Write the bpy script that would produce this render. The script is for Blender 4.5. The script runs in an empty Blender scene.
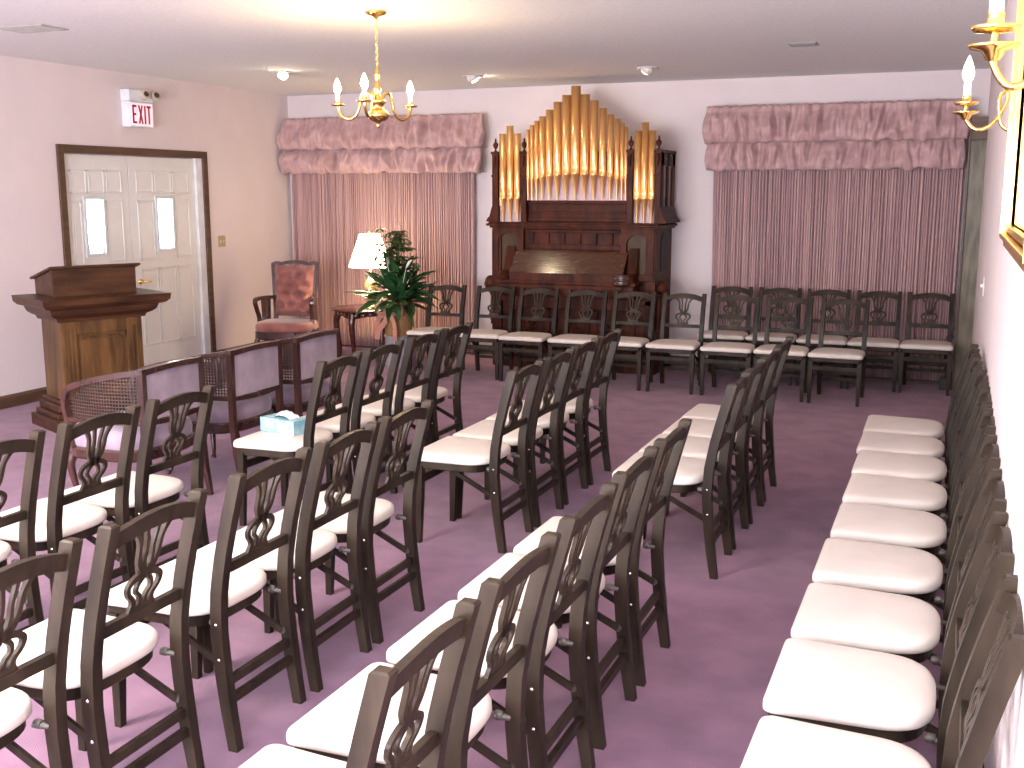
import bpy, bmesh, math, random
from mathutils import Vector, Matrix, noise
random.seed(7)
PI = math.pi; R = math.radians
SC = bpy.context.scene; COL = SC.collection

# ---------------------------------------------------------------- materials
def newmat(name):
    m = bpy.data.materials.new(name); m.use_nodes = True
    n = m.node_tree.nodes; l = m.node_tree.links
    return m, n, l, n['Principled BSDF']

def mat(name, c1, c2=None, rough=.5, scale=(8, 8, 8), metal=0, coat=0, bump=0, bscale=60, detail=4, emit=None, es=0, sheen=0, contrast=(.35, .65), spec=.5):
    m, n, l, b = newmat(name)
    b.inputs['Roughness'].default_value = rough; b.inputs['Metallic'].default_value = metal
    b.inputs['Coat Weight'].default_value = coat; b.inputs['Coat Roughness'].default_value = .18
    b.inputs['Sheen Weight'].default_value = sheen
    b.inputs['Specular IOR Level'].default_value = spec
    tc = n.new('ShaderNodeTexCoord'); mp = n.new('ShaderNodeMapping'); mp.inputs['Scale'].default_value = scale
    l.new(tc.outputs['Object'], mp.inputs['Vector'])
    ns = n.new('ShaderNodeTexNoise'); ns.inputs['Scale'].default_value = 1; ns.inputs['Detail'].default_value = detail
    l.new(mp.outputs[0], ns.inputs['Vector'])
    cr = n.new('ShaderNodeValToRGB'); c2 = c2 or tuple(x * .85 for x in c1)
    cr.color_ramp.elements[0].position = contrast[0]; cr.color_ramp.elements[1].position = contrast[1]
    cr.color_ramp.elements[0].color = (*c2, 1); cr.color_ramp.elements[1].color = (*c1, 1)
    l.new(ns.outputs['Fac'], cr.inputs[0]); l.new(cr.outputs[0], b.inputs['Base Color'])
    if bump:
        n2 = n.new('ShaderNodeTexNoise'); n2.inputs['Scale'].default_value = bscale; n2.inputs['Detail'].default_value = 3
        l.new(tc.outputs['Object'], n2.inputs['Vector'])
        bp = n.new('ShaderNodeBump'); bp.inputs['Strength'].default_value = bump; bp.inputs['Distance'].default_value = .01
        l.new(n2.outputs['Fac'], bp.inputs['Height']); l.new(bp.outputs[0], b.inputs['Normal'])
    if emit:
        b.inputs['Emission Color'].default_value = (*emit, 1); b.inputs['Emission Strength'].default_value = es
    return m

M = {}
M['wall'] = mat('wall_paint', (.76, .66, .66), (.73, .63, .63), .85, (3, 3, 3), bump=.12, bscale=140)
M['ceil'] = mat('ceiling_texture', (.86, .85, .84), (.80, .79, .78), .95, (30, 30, 30), bump=.5, bscale=120)
M['carpet'] = mat('carpet_pile', (.30, .135, .225), (.205, .085, .155), .97, (5, 5, 5), bump=.6, bscale=320, detail=10, sheen=.25)
M['chair_wood'] = mat('dark_stained_wood', (.050, .034, .022), (.014, .009, .006), .40, (9, 9, 2.2), coat=.0, bump=.05, spec=.2)
M['seat_vinyl'] = mat('cream_vinyl', (.76, .69, .62), (.71, .64, .57), .5, (6, 6, 6), bump=.05, bscale=300)
M['bracket'] = mat('dull_steel', (.13, .12, .105), (.09, .08, .07), .5, metal=.4)
M['screw'] = mat('nickel_screw', (.8, .8, .8), None, .25, metal=1)
M['trim_wood'] = mat('walnut_trim', (.115, .058, .030), (.07, .034, .018), .5, (4, 4, 20), coat=.1)
M['jamb_wood'] = mat('weathered_oak', (.20, .17, .115), (.10, .085, .055), .55, (26, 26, 4), coat=.1)
M['door'] = mat('painted_door', (.80, .78, .75), (.77, .75, .72), .45, bump=.0)
M['door_light'] = mat('bright_side_jamb', (.83, .84, .85), None, .4)
M['lit'] = mat('daylit_glass', (.9, .92, .9), None, .2, emit=(.95, 1, .93), es=4.0)
M['lead'] = mat('glass_bead', (.72, .76, .78), None, .4)
M['brass'] = mat('polished_brass', (.95, .66, .22), (.85, .55, .16), .16, metal=1)
M['gold'] = mat('gold_leaf', (.88, .58, .20), (.78, .48, .15), .24, metal=1)
M['pipe'] = mat('gilded_pipe', (.98, .60, .25), (.92, .52, .20), .34, (3, 3, 1), metal=.85)
M['organ'] = mat('mahogany', (.090, .020, .008), (.028, .007, .003), .5, (16, 5, 5), spec=.15)
M['organ_arch'] = mat('olive_walnut', (.085, .045, .016), (.045, .024, .010), .5, (12, 12, 3), spec=.25)
M['fall'] = mat('polished_mahogany', (.075, .022, .009), (.04, .012, .005), .21, (3, 20, 20), coat=.7)
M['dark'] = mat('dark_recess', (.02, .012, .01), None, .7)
M['pinkboard'] = mat('pale_pink_board', (.72, .55, .58), None, .8)
M['oak'] = mat('brown_oak', (.150, .072, .024), (.055, .024, .009), .45, (14, 14, 2.2), coat=.05, spec=.3)
M['oak_dark'] = mat('dark_oak', (.085, .033, .014), (.035, .013, .006), .45, (3, 18, 18), coat=.05, spec=.3)
M['curtain'] = mat('dusty_rose_fabric', (.56, .355, .33), (.36, .205, .225), .8, (55, 55, .5), sheen=.15, bump=.1, bscale=200)
M['valance'] = mat('dusty_rose_moire', (.56, .36, .345), (.44, .265, .27), .6, (10, 10, 14), sheen=.15, bump=.15, bscale=60)
M['tub_wood'] = mat('dark_mahogany', (.075, .028, .020), (.035, .013, .010), .25, (10, 10, 3), coat=.5)
M['velvet'] = mat('lavender_velvet', (.40, .29, .36), (.23, .16, .21), .8, (7, 7, 5), sheen=.6, detail=8)
M['cane'] = mat('woven_cane', (.055, .022, .012), (.03, .012, .008), .6)
M['mauve'] = mat('mauve_velvet', (.36, .125, .105), (.22, .07, .06), .65, (8, 8, 8), sheen=.5)
M['table_wood'] = mat('cherry_gloss', (.085, .020, .014), (.045, .010, .008), .22, (4, 14, 14), coat=.6)
M['shade'] = mat('lit_lamp_shade', (.9, .85, .72), None, .8, emit=(1, .80, .50), es=11)
M['glassgold'] = mat('amber_lamp_base', (.85, .62, .28), None, .12, metal=.7)
M['leaf'] = mat('dark_green_leaf', (.04, .12, .035), (.012, .05, .016), .38, (10, 10, 10), coat=.1)
M['leaf2'] = mat('olive_leaf', (.09, .14, .04), (.03, .065, .018), .45, (10, 10, 10))
M['spathe'] = mat('white_spathe', (.85, .82, .75), None, .5)
M['wicker'] = mat('tan_wicker', (.42, .24, .10), (.20, .10, .04), .6, (60, 60, 60), bump=.6, bscale=90)
M['ribbon'] = mat('peach_ribbon', (.62, .30, .20), (.45, .2, .14), .35, sheen=.2)
M['stand'] = mat('silver_striped_fabric', (.5, .48, .5), (.22, .2, .22), .5, (70, 70, 1))
M['tissue_box'] = mat('pale_blue_marble_card', (.42, .60, .64), (.16, .40, .48), .5, (22, 22, 22), detail=6)
M['tissue'] = mat('white_tissue', (.9, .9, .9), None, .9)
M['white_plastic'] = mat('white_plastic', (.82, .83, .86), None, .45)
M['sign_face'] = mat('exit_sign_face', (.85, .72, .78), None, .4, emit=(1, .80, .88), es=.35)
M['sign_red'] = mat('exit_red', (.55, .01, .06), None, .5)
M['lamp_head'] = mat('cream_lamp_head', (.60, .54, .42), (.5, .45, .34), .4)
M['lens'] = mat('dark_lens', (.10, .03, .03), None, .2)
M['beige_plate'] = mat('tan_switch_plate', (.50, .38, .20), None, .4)
M['ivory'] = mat('ivory_plate', (.78, .74, .64), None, .4)
M['grille'] = mat('grey_grille', (.22, .22, .23), None, .5)
M['vent'] = mat('dull_vent_cover', (.40, .37, .33), None, .8)
M['trimring'] = mat('white_trim_ring', (.70, .66, .62), None, .5)
M['bulb'] = mat('lit_candle_bulb', (1, .9, .7), None, .3, emit=(1, .72, .38), es=300)
M['sbulb'] = mat('lit_sconce_bulb', (1, .9, .7), None, .3, emit=(1, .74, .42), es=12)
M['spotbulb'] = mat('lit_reflector_bulb', (1, .9, .7), None, .3, emit=(1, .82, .55), es=110)
M['dimbulb'] = mat('reflector_bulb_dim', (1, .9, .8), None, .3, emit=(1, .82, .6), es=3)
M['candle'] = mat('cream_candle_sleeve', (.85, .80, .66), None, .5, emit=(1, .75, .45), es=.5)
M['mirror'] = mat('mirror_glass', (.9, .9, .92), None, .02, metal=1)
M['cord'] = mat('black_rubber', (.02, .02, .02), None, .5)

# ---------------------------------------------------------------- mesh builder
class MB:
    def __init__(s): s.v = []; s.f = []; s.sm = []
    def add(s, vs, fs, smooth=False, xf=None):
        o = len(s.v)
        s.v += [tuple(xf @ Vector(p)) if xf else tuple(p) for p in vs]
        s.f += [tuple(i + o for i in f) for f in fs]; s.sm += [smooth] * len(fs)
        return s
    def box(s, x0, x1, y0, y1, z0, z1, bev=0, xf=None):
        bm = bmesh.new(); bmesh.ops.create_cube(bm, size=1)
        for v in bm.verts:
            v.co = Vector(((x0 + x1) / 2 + v.co.x * (x1 - x0), (y0 + y1) / 2 + v.co.y * (y1 - y0), (z0 + z1) / 2 + v.co.z * (z1 - z0)))
        if bev: bmesh.ops.bevel(bm, geom=bm.edges[:], offset=bev, segments=2, affect='EDGES', profile=.6)
        bm.verts.index_update()
        s.add([v.co[:] for v in bm.verts], [[v.index for v in f.verts] for f in bm.faces], False, xf); bm.free(); return s
    def loft(s, rings, closed=True, caps=True, smooth=True, xf=None):
        n = len(rings[0]); vs = [p for r in rings for p in r]; fs = []
        for i in range(len(rings) - 1):
            for j in range(n if closed else n - 1):
                k = (j + 1) % n
                fs.append((i * n + j, i * n + k, (i + 1) * n + k, (i + 1) * n + j))
        s.add(vs, fs, smooth, xf)
        if caps and closed:
            s.add(rings[0], [tuple(range(n))[::-1]], False, xf); s.add(rings[-1], [tuple(range(n))], False, xf)
        return s
    def lathe(s, prof, c=(0, 0, 0), n=16, smooth=True, xf=None, sx=1, sy=1):
        rings = [[(c[0] + r * sx * math.cos(2 * PI * j / n), c[1] + r * sy * math.sin(2 * PI * j / n), c[2] + z) for j in range(n)] for r, z in prof]
        return s.loft(rings, smooth=smooth, xf=xf)
    def tube(s, pts, r, n=8, smooth=True, xf=None, sq=None):
        pts = [Vector(p) for p in pts]; rings = []
        rr = r if isinstance(r, (list, tuple)) else [r] * len(pts)
        up = None
        for i, p in enumerate(pts):
            t = (pts[min(i + 1, len(pts) - 1)] - pts[max(i - 1, 0)]).normalized()
            if up is None: up = Vector((0, 0, 1)) if abs(t.z) < .9 else Vector((0, 1, 0))
            a = t.cross(up)
            if a.length < 1e-4: a = t.cross(Vector((1, 0, 0)))
            a.normalize(); b = a.cross(t).normalized(); up = b
            if sq:
                hw, hh = sq[0] * rr[i], sq[1] * rr[i]
                rings.append([tuple(p + a * x * hw + b * y * hh) for x, y in ((-1, -1), (1, -1), (1, 1), (-1, 1))])
            else:
                rings.append([tuple(p + (a * math.cos(2 * PI * j / n) + b * math.sin(2 * PI * j / n)) * rr[i]) for j in range(n)])
        return s.loft(rings, smooth=smooth and not sq, xf=xf)
    def grid(s, fn, nu, nv, smooth=True, xf=None, closeu=False):
        vs = [fn(i / nu, j / nv) for j in range(nv + 1) for i in range(nu + 1)]
        fs = [(j * (nu + 1) + i, j * (nu + 1) + i + 1, (j + 1) * (nu + 1) + i + 1, (j + 1) * (nu + 1) + i) for j in range(nv) for i in range(nu)]
        return s.add(vs, fs, smooth, xf)
    def prism(s, poly, axis, a, b, bev=0, xf=None):
        # poly: list of 2D points; axis: extrusion axis
        def P(p, t): return {'x': (t, p[0], p[1]), 'y': (p[0], t, p[1]), 'z': (p[0], p[1], t)}[axis]
        bm = bmesh.new(); v0 = [bm.verts.new(P(p, a)) for p in poly]; v1 = [bm.verts.new(P(p, b)) for p in poly]
        n = len(poly); bm.faces.new(v0); bm.faces.new(v1[::-1])
        for i in range(n): bm.faces.new((v0[i], v1[i], v1[(i + 1) % n], v0[(i + 1) % n]))
        bmesh.ops.recalc_face_normals(bm, faces=bm.faces[:])
        if bev: bmesh.ops.bevel(bm, geom=bm.edges[:], offset=bev, segments=2, affect='EDGES', clamp_overlap=True)
        bmesh.ops.triangulate(bm, faces=[f for f in bm.faces if len(f.verts) > 4])
        bm.verts.index_update()
        s.add([v.co[:] for v in bm.verts], [[v.index for v in f.verts] for f in bm.faces], False, xf); bm.free(); return s
    def build(s, name, m, parent=None, loc=(0, 0, 0), rz=0, fix=True):
        me = bpy.data.meshes.new(name); me.from_pydata(s.v, [], s.f)
        me.polygons.foreach_set('use_smooth', s.sm)
        me.materials.append(M[m]); me.update()
        if fix:
            bm = bmesh.new(); bm.from_mesh(me); bmesh.ops.recalc_face_normals(bm, faces=bm.faces[:]); bm.to_mesh(me); bm.free()
        o = bpy.data.objects.new(name, me); COL.objects.link(o)
        o.location = loc; o.rotation_euler.z = rz
        if parent: o.parent = parent
        return o

def tag(o, label, cat, group=None, kind=None):
    if label: o['label'] = label
    if cat: o['category'] = cat
    if group: o['group'] = group
    if kind: o['kind'] = kind
    return o
def thing(name, label, cat, loc=(0, 0, 0), rz=0, group=None):
    o = bpy.data.objects.new(name, None); COL.objects.link(o); o.empty_display_size = .1
    o.location = loc; o.rotation_euler.z = rz
    return tag(o, label, cat, group)
def struct(o): o['kind'] = 'structure'; return o
def smooth_path(pts, n=6):
    out = []
    P = [Vector(p) for p in pts]
    for i in range(len(P) - 1):
        p0 = P[max(i - 1, 0)]; p1 = P[i]; p2 = P[i + 1]; p3 = P[min(i + 2, len(P) - 1)]
        for k in range(n):
            t = k / n
            out.append(.5 * ((2 * p1) + (p2 - p0) * t + (2 * p0 - 5 * p1 + 4 * p2 - p3) * t * t + (3 * p1 - p0 - 3 * p2 + p3) * t ** 3))
    out.append(P[-1]); return out
def lerp_tab(tab, z):
    for (a, b), (c, d) in zip(tab, tab[1:]):
        if z <= c: return b + (d - b) * (z - a) / (c - a)
    return tab[-1][1]
def copy_tree(o, parent=None):
    c = o.copy(); COL.objects.link(c)
    if parent: c.parent = parent
    for ch in list(o.children): copy_tree(ch, c)
    return c

# ---------------------------------------------------------------- room
X0, X1, Y0, Y1, H = -7.1, .17, -1.6, 10.69, 2.80
struct(MB().box(X0 - .1, X1 + .1, Y0 - .1, Y1 + .1, -.1, 0).build('floor', 'carpet'))
struct(MB().box(X0 - .1, X1 + .1, Y0 - .1, Y1 + .1, H, H + .1).build('ceiling', 'ceil'))
struct(MB().box(X0 - .1, X1 + .1, Y1, Y1 + .1, 0, H).build('wall_back', 'wall'))
struct(MB().box(X1, X1 + .1, Y0, Y1, 0, H).build('wall_right', 'wall'))
struct(MB().box(X0 - .1, X1 + .1, Y0 - .1, Y0, 0, H).build('wall_front', 'wall'))
DY0, DY1, DZ = 7.265, 9.115, 2.065
w = MB().box(X0 - .1, X0, Y0, DY0, 0, H).box(X0 - .1, X0, DY1, Y1, 0, H).box(X0 - .1, X0, DY0, DY1, DZ, H)
struct(w.build('wall_left', 'wall'))
# casing round the double doors, and their inner jambs
t = MB()
cw = .07
t.box(X0 - .0, X0 + .022, DY0 - cw, DY0, 0, DZ + cw, .004).box(X0, X0 + .022, DY1, DY1 + cw, 0, DZ + cw, .004).box(X0, X0 + .022, DY0, DY1, DZ, DZ + cw, .004)
struct(t.build('trim_1', 'trim_wood'))
struct(MB().box(X0 - .1, X0 - .004, DY1 - .085, DY1, 0, DZ, .003).build('trim_2', 'door_light'))

def raised(mb, y0, y1, z0, z1, x=X0 - .035):
    # panel moulding: four mitred ribs around a slightly raised field
    w_ = .018
    mb.box(x, x + .008, y0, y1, z0, z0 + w_, .003).box(x, x + .008, y0, y1, z1 - w_, z1, .003)
    mb.box(x, x + .008, y0, y0 + w_, z0, z1, .003).box(x, x + .008, y1 - w_, y1, z0, z1, .003)
    mb.box(x - .004, x + .003, y0 + .03, y1 - .03, z0 + .03, z1 - .03, .003)
def door_leaf(name, y0, y1, lite0, lite1, handle=None):
    mb = MB().box(X0 - .08, X0 - .035, y0, y1, .01, DZ - .005, .003)
    m_ = (y0 + y1) / 2; wd = (y1 - y0)
    # three top panels
    pw = (wd - .22) / 3
    for k in range(3): raised(mb, y0 + .09 + k * (pw + .02), y0 + .09 + k * (pw + .02) + pw, 1.72, 1.93)
    # panels either side of the glass, long panels below
    raised(mb, y0 + .09, lite0 - .045, 1.10, 1.66); raised(mb, lite1 + .045, y1 - .09, 1.10, 1.66)
    for k in range(3):
        a = y0 + .09 + k * (pw + .02); raised(mb, a, a + pw, .28, 1.02)
    d = struct(mb.build(name, 'door'))
    g0 = lite0 - .03; g1 = lite1 + .03
    arch = [(lite0 - .028, 1.165), (m_, 1.145), (lite1 + .028, 1.165), (lite1 + .028, 1.70), (m_, 1.715), (lite0 - .028, 1.70)]
    fr = MB()
    fr.box(X0 - .04, X0 - .018, lite0 - .028, lite0, 1.165, 1.70, .004).box(X0 - .04, X0 - .018, lite1, lite1 + .028, 1.165, 1.70, .004)
    fr.box(X0 - .04, X0 - .018, lite0, lite1, 1.165, 1.195, .004).box(X0 - .04, X0 - .018, lite0, lite1, 1.67, 1.70, .004)
    fr.build('glass_frame', 'lead', d)
    c = (lite0 + lite1) / 2; hw = (lite1 - lite0) / 2
    poly = [(c - hw * .62, 1.197), (c + hw * .62, 1.197), (c + hw * .85, 1.30), (c + hw * .95, 1.43), (c + hw * .85, 1.57), (c + hw * .78, 1.669), (c - hw * .78, 1.669), (c - hw * .85, 1.57), (c - hw * .95, 1.43), (c - hw * .85, 1.30)]
    MB().prism(poly, 'x', X0 - .034, X0 - .026).build('pane', 'lit', d)
    if handle:
        h = MB().lathe([(.028, 0), (.028, .008), (.012, .014), (.012, .04)], n=14, xf=Matrix.Translation((X0 - .035, handle, .90)) @ Matrix.Rotation(R(90), 4, 'Y'))
        h.tube([(X0 + .002, handle, .90), (X0 + .004, handle + .05, .898), (X0 + .002, handle + .11, .895)], [.010, .009, .006])
        h.build('door_handle', 'brass', d)
    return d
door_leaf('door_1', DY0 + .004, 8.085, 7.525, 7.735)
door_leaf('door_2', 8.095, DY1 - .09, 8.455, 8.665, handle=8.17)

for y0, y1 in ((Y0, DY0 - cw), (DY1 + cw, Y1)):
    struct(MB().prism([(X0, 0), (X0 + .018, 0), (X0 + .018, .085), (X0 + .008, .105), (X0, .105)], 'y', y0, y1).build('baseboard_left', 'trim_wood'))
struct(MB().box(X0 + .02, X1, Y1 - .015, Y1, 0, .10, .003).build('baseboard_back', 'trim_wood'))
struct(MB().box(X1 - .015, X1, Y0, Y1 - .45, 0, .10, .003).build('baseboard_right', 'trim_wood'))
# timber jamb of the folded-back partition at the far end of the right wall
jb = MB().box(.045, X1, Y1 - .42, Y1 - .30, 0, 2.17, .004)
jb.box(.05, X1, Y1 - .425, Y1 - .42, .0, 2.17)
struct(jb.build('trim_3', 'jamb_wood'))
struct(MB().box(.028, .045, Y1 - .44, Y1 - .28, 0, 2.33, .003).box(.045, X1, Y1 - .5, Y1 - .28, 2.17, 2.36, .004).build('trim_4', 'trim_wood'))

# ---------------------------------------------------------------- curtains
def curtain(name, x0, x1, z0, z1, y, label, seed, n=40):
    def panel(a, b, sd):
        mb = MB(); rnd = random.Random(sd); L = b - a; k = int(L * n)
        ph = [rnd.uniform(-.35, .35) for _ in range(k + 3)]; am = [rnd.uniform(.55, 1.25) for _ in range(k + 3)]
        nu = k * 8
        def f(u, v):
            t = u * k; i = int(t); fr = t - i
            w_ = am[i] * (1 - fr) + am[i + 1] * fr; p_ = ph[i] * (1 - fr) + ph[i + 1] * fr
            low = noise.noise(Vector((u * L * 3.0, v * 1.2, sd)))
            z = z0 + (z1 - z0) * v
            dy = .020 * w_ * math.sin(2 * PI * (t + p_ + low * .25)) * (1 - .25 * v) + .012 * low
            return (a + L * u + .008 * math.sin(2 * PI * t * 2 + sd) + .03 * low * (1 - v), y + dy, z)
        mb.grid(f, nu, 14)
        return mb
    r = thing(name, label, 'curtain', ((x0 + x1) / 2, y, 0))
    m_ = (x0 + x1) / 2
    for a, b, sd in ((x0, m_ + .02, seed), (m_ - .02, x1, seed + 5)):
        mb = panel(a, b, sd); mb.v = [(p[0] - m_, p[1] - y, p[2]) for p in mb.v]
        o = mb.build('curtain_panel', 'curtain', r, fix=False)
        so = o.modifiers.new('thickness', 'SOLIDIFY'); so.thickness = .003
    return r
curtain('pleated_curtain', -7.02, -4.76, .02, 2.2, Y1 - .085, 'long dusty rose pleated curtain left of the pipe organ, behind the lit lamp', 1)
curtain('pleated_curtain', -2.22, -.005, .02, 2.2, Y1 - .085, 'long dusty rose pleated curtain right of the pipe organ, behind the back row chairs', 11)

def valance(x0, x1, label, sd):
    r = thing('ruffled_valance', label, 'valance', ((x0 + x1) / 2, Y1 - .13, 0)); m_ = (x0 + x1) / 2
    def tier(a, b, ztop, zbot, out, header, sd):
        L = b - a
        def prof(v):  # v 0 bottom -> 1 top : (outward, z)
            if header and v > .88:
                q = (v - .88) / .12; return (.035 + .012 * math.sin(PI * q), ztop - .045 + .055 * q)
            q = v / (.88 if header else 1.0)
            z = zbot + (ztop - .045 * (1 if header else 0) - zbot) * q
            return (.03 + out * math.sin(PI * min(1, q * .82 + .16)) ** .8 * (1 - .45 * q), z)
        def f(u, v):
            o_, z = prof(v); x = a + L * u
            gath = .065 * (1 - 3.2 * abs(noise.noise(Vector((x * 9, v * .8, sd))))) + .028 * (1 - 3 * abs(noise.noise(Vector((x * 21, v * 1.4, sd + 3)))))
            ball = .018 * abs(math.sin(x * 9 + 2 * noise.noise(Vector((x * 2.5, 0, sd)))))
            gz = .030 * (1 - v) * noise.noise(Vector((x * 10, 9, sd))) + (.02 * noise.noise(Vector((x * 22, 4, sd))) if v > .97 and header else 0)
            if u < .001 or u > .999: o_ *= .35
            edge = .02 * math.sin(PI * min(v * 1.1, 1)) * (-1 if u < .01 else 1 if u > .99 else 0)
            return (x - m_ + edge, -(o_ + gath * min(1, .35 + (1 - abs(2 * v - 1))) + ball * (1 - v) ** .5), z + gz)
        mb = MB(); mb.grid(f, int(L * 90), 18)
        # underside return to the wall
        mb.grid(lambda u, v: (a - m_ + L * u, -(.03 * (1 - v)) + 0 * v + .08 * v * 1.0, zbot + .005), 2, 1, False)
        o = mb.build('ruffle_tier', 'valance', r, fix=False)
        so = o.modifiers.new('thickness', 'SOLIDIFY'); so.thickness = .003
    tier(x0 + .02, x1 - .02, 2.22, 1.935, .085, False, sd)
    tier(x0, x1, 2.525, 2.19, .10, True, sd + 20)
    return r
valance(-7.07, -4.62, 'two-tier ruffled dusty rose valance above the left curtain, behind the chandelier', 2)
valance(-2.30, .02, 'two-tier ruffled dusty rose valance above the right curtain', 30)

# ---------------------------------------------------------------- pipe organ
og = thing('pipe_organ', 'antique dark wooden reed organ topped with a fan of gilded pipes', 'organ', (-3.45, 10.3, 0))
b = MB()
b.box(-.86, .83, -.28, .36, 0, .12, .01).box(-.84, .81, -.26, .36, .12, 1.40, .006)
b.box(-.86, .83, -.30, .36, .66, .72, .01)
for s_ in (-1, 1):  # corner pilasters of the lower case
    cx = -.015 + s_ * .79
    b.box(cx - .05, cx + .05, -.30, -.24, .12, 1.38, .008)
    b.lathe([(.0, -.0), (.05, .01), (.065, .05), (.05, .1), (.03, .13), (.0, .14)], (cx + s_ * .10, -.22, .77), 14)
    b.lathe([(.028, 0), (.022, .02), (.03, .05), (.028, .22), (.022, .3), (.03, .34)], (cx + s_ * .07, -.22, .42), 12)
b.build('lower_case', 'organ', og)
# carved lower front: raised panels with a rosette
b = MB()
for x0, x1 in ((-.66, -.24), (-.20, .17), (.21, .63)):
    b.box(x0, x1, -.285, -.262, .18, .22, .006).box(x0, x1, -.285, -.262, .58, .62, .006).box(x0, x0 + .04, -.285, -.262, .18, .62, .006).box(x1 - .04, x1, -.285, -.262, .18, .62, .006)
    c = (x0 + x1) / 2
    for k in range(8):
        a = k * PI / 4; b.tube([(c + .02 * math.cos(a), -.275, .40 + .02 * math.sin(a)), (c + .06 * math.cos(a + .4), -.285, .40 + .06 * math.sin(a + .4)), (c + .10 * math.cos(a), -.27, .40 + .10 * math.sin(a))], [.012, .016, .004], 6)
b.build('carved_panel', 'organ', og)
# key desk with cheeks and sloped glossy lid
b = MB().box(-.70, .67, -.50, -.26, .74, .86, .012).box(-.72, .69, -.52, -.26, .86, .895, .01).box(-.64, .61, -.44, -.26, .62, .74, .01)
b.build('key_desk', 'organ', og)
for s_ in (-1, 1):
    cx = -.015 + s_ * .63
    c = MB().prism([(-.27, .895), (-.50, .895), (-.51, .93), (-.47, .955), (-.40, .98), (-.345, 1.10), (-.31, 1.21), (-.27, 1.21)], 'x', cx - .045, cx + .045, .006)
    c.build('cheek', 'organ', og)
fb = MB().prism([(-.50, .965), (-.487, .958), (-.295, 1.162), (-.30, 1.178)], 'x', -.59, .56, .002)
fb.build('music_lid', 'fall', og)
MB().prism([(-.50, .895), (-.50, .962), (-.29, 1.16), (-.262, 1.16), (-.262, .895)], 'x', -.585, .555).build('lid_box', 'organ', og)
# round lamp brackets on the cheeks
for s_ in (1,):
    c = MB().lathe([(.0, 0), (.05, 0), (.085, .015), (.09, .035), (.08, .045), (.092, .06), (.092, .075), (.08, .085), (.09, .10), (.09, .112), (.0, .115)], (.56, -.50, .86), 20)
    c.tube([(.56, -.47, .80), (.56, -.49, .82), (.56, -.50, .865)], .02, 8)
    c.build('lamp_bracket', 'tub_wood', og)
# middle register: arched side panels and recessed rails
for s_ in (-1, 1):
    b = MB()
    cx = -.015 + s_ * .66
    b.box(cx - .165, cx + .165, -.315, -.26, 1.36, 1.40, .004).box(cx - .165, cx + .165, -.315, -.26, .90, .96, .004)
    b.box(cx - .165, cx - .105, -.315, -.26, .96, 1.36, .004).box(cx + .105, cx + .165, -.315, -.26, .96, 1.36, .004)
    pts = [(cx - .105, 1.36), (cx - .105, 1.25)] + [(cx - .105 * math.cos(k * PI / 10), 1.25 + .085 * math.sin(k * PI / 10)) for k in range(11)] + [(cx + .105, 1.25), (cx + .105, 1.36)]
    # spandrel fills above the arch
    for k in range(10):
        a0, a1 = k * PI / 10, (k + 1) * PI / 10
        q = [(cx - .105 * math.cos(a0), 1.25 + .085 * math.sin(a0)), (cx - .105 * math.cos(a1), 1.25 + .085 * math.sin(a1)), (cx - .105 * math.cos(a1), 1.365), (cx - .105 * math.cos(a0), 1.365)]
        b.prism(q, 'y', -.315, -.262)
    b.build('arch_frame', 'organ', og)
for s_ in (-1, 1):
    cx = -.015 + s_ * .66
    MB().box(cx - .11, cx + .11, -.275, -.262, .94, 1.345, .003).build('arch_panel', 'organ_arch', og)
b = MB().box(-.50, .47, -.285, -.26, 1.18, 1.235, .008).box(-.50, .47, -.30, -.26, 1.345, 1.375, .008).box(-.50, .47, -.275, -.26, 1.22, 1.35)
for k in range(6): b.lathe([(.010, 0), (.016, .02), (.009, .05), (.016, .08), (.010, .105)], (-.42 + k * .162, -.285, 1.238), 8)
b.build('fret_rail', 'organ', og)
b = MB().box(-.90, .865, -.345, .37, 1.405, 1.43, .008).box(-.87, .84, -.32, .36, 1.385, 1.41, .006).box(-.88, .845, -.33, .365, 1.43, 1.445, .005)
b.build('shelf', 'organ', og)
# side arch on the right flank: dark slab painted for the opening's shade
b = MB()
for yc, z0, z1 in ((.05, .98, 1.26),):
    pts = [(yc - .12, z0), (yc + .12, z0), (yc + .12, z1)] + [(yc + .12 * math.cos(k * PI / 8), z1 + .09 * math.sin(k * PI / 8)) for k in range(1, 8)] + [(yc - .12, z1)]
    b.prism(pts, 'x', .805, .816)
b.build('side_arch', 'dark', og)
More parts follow.
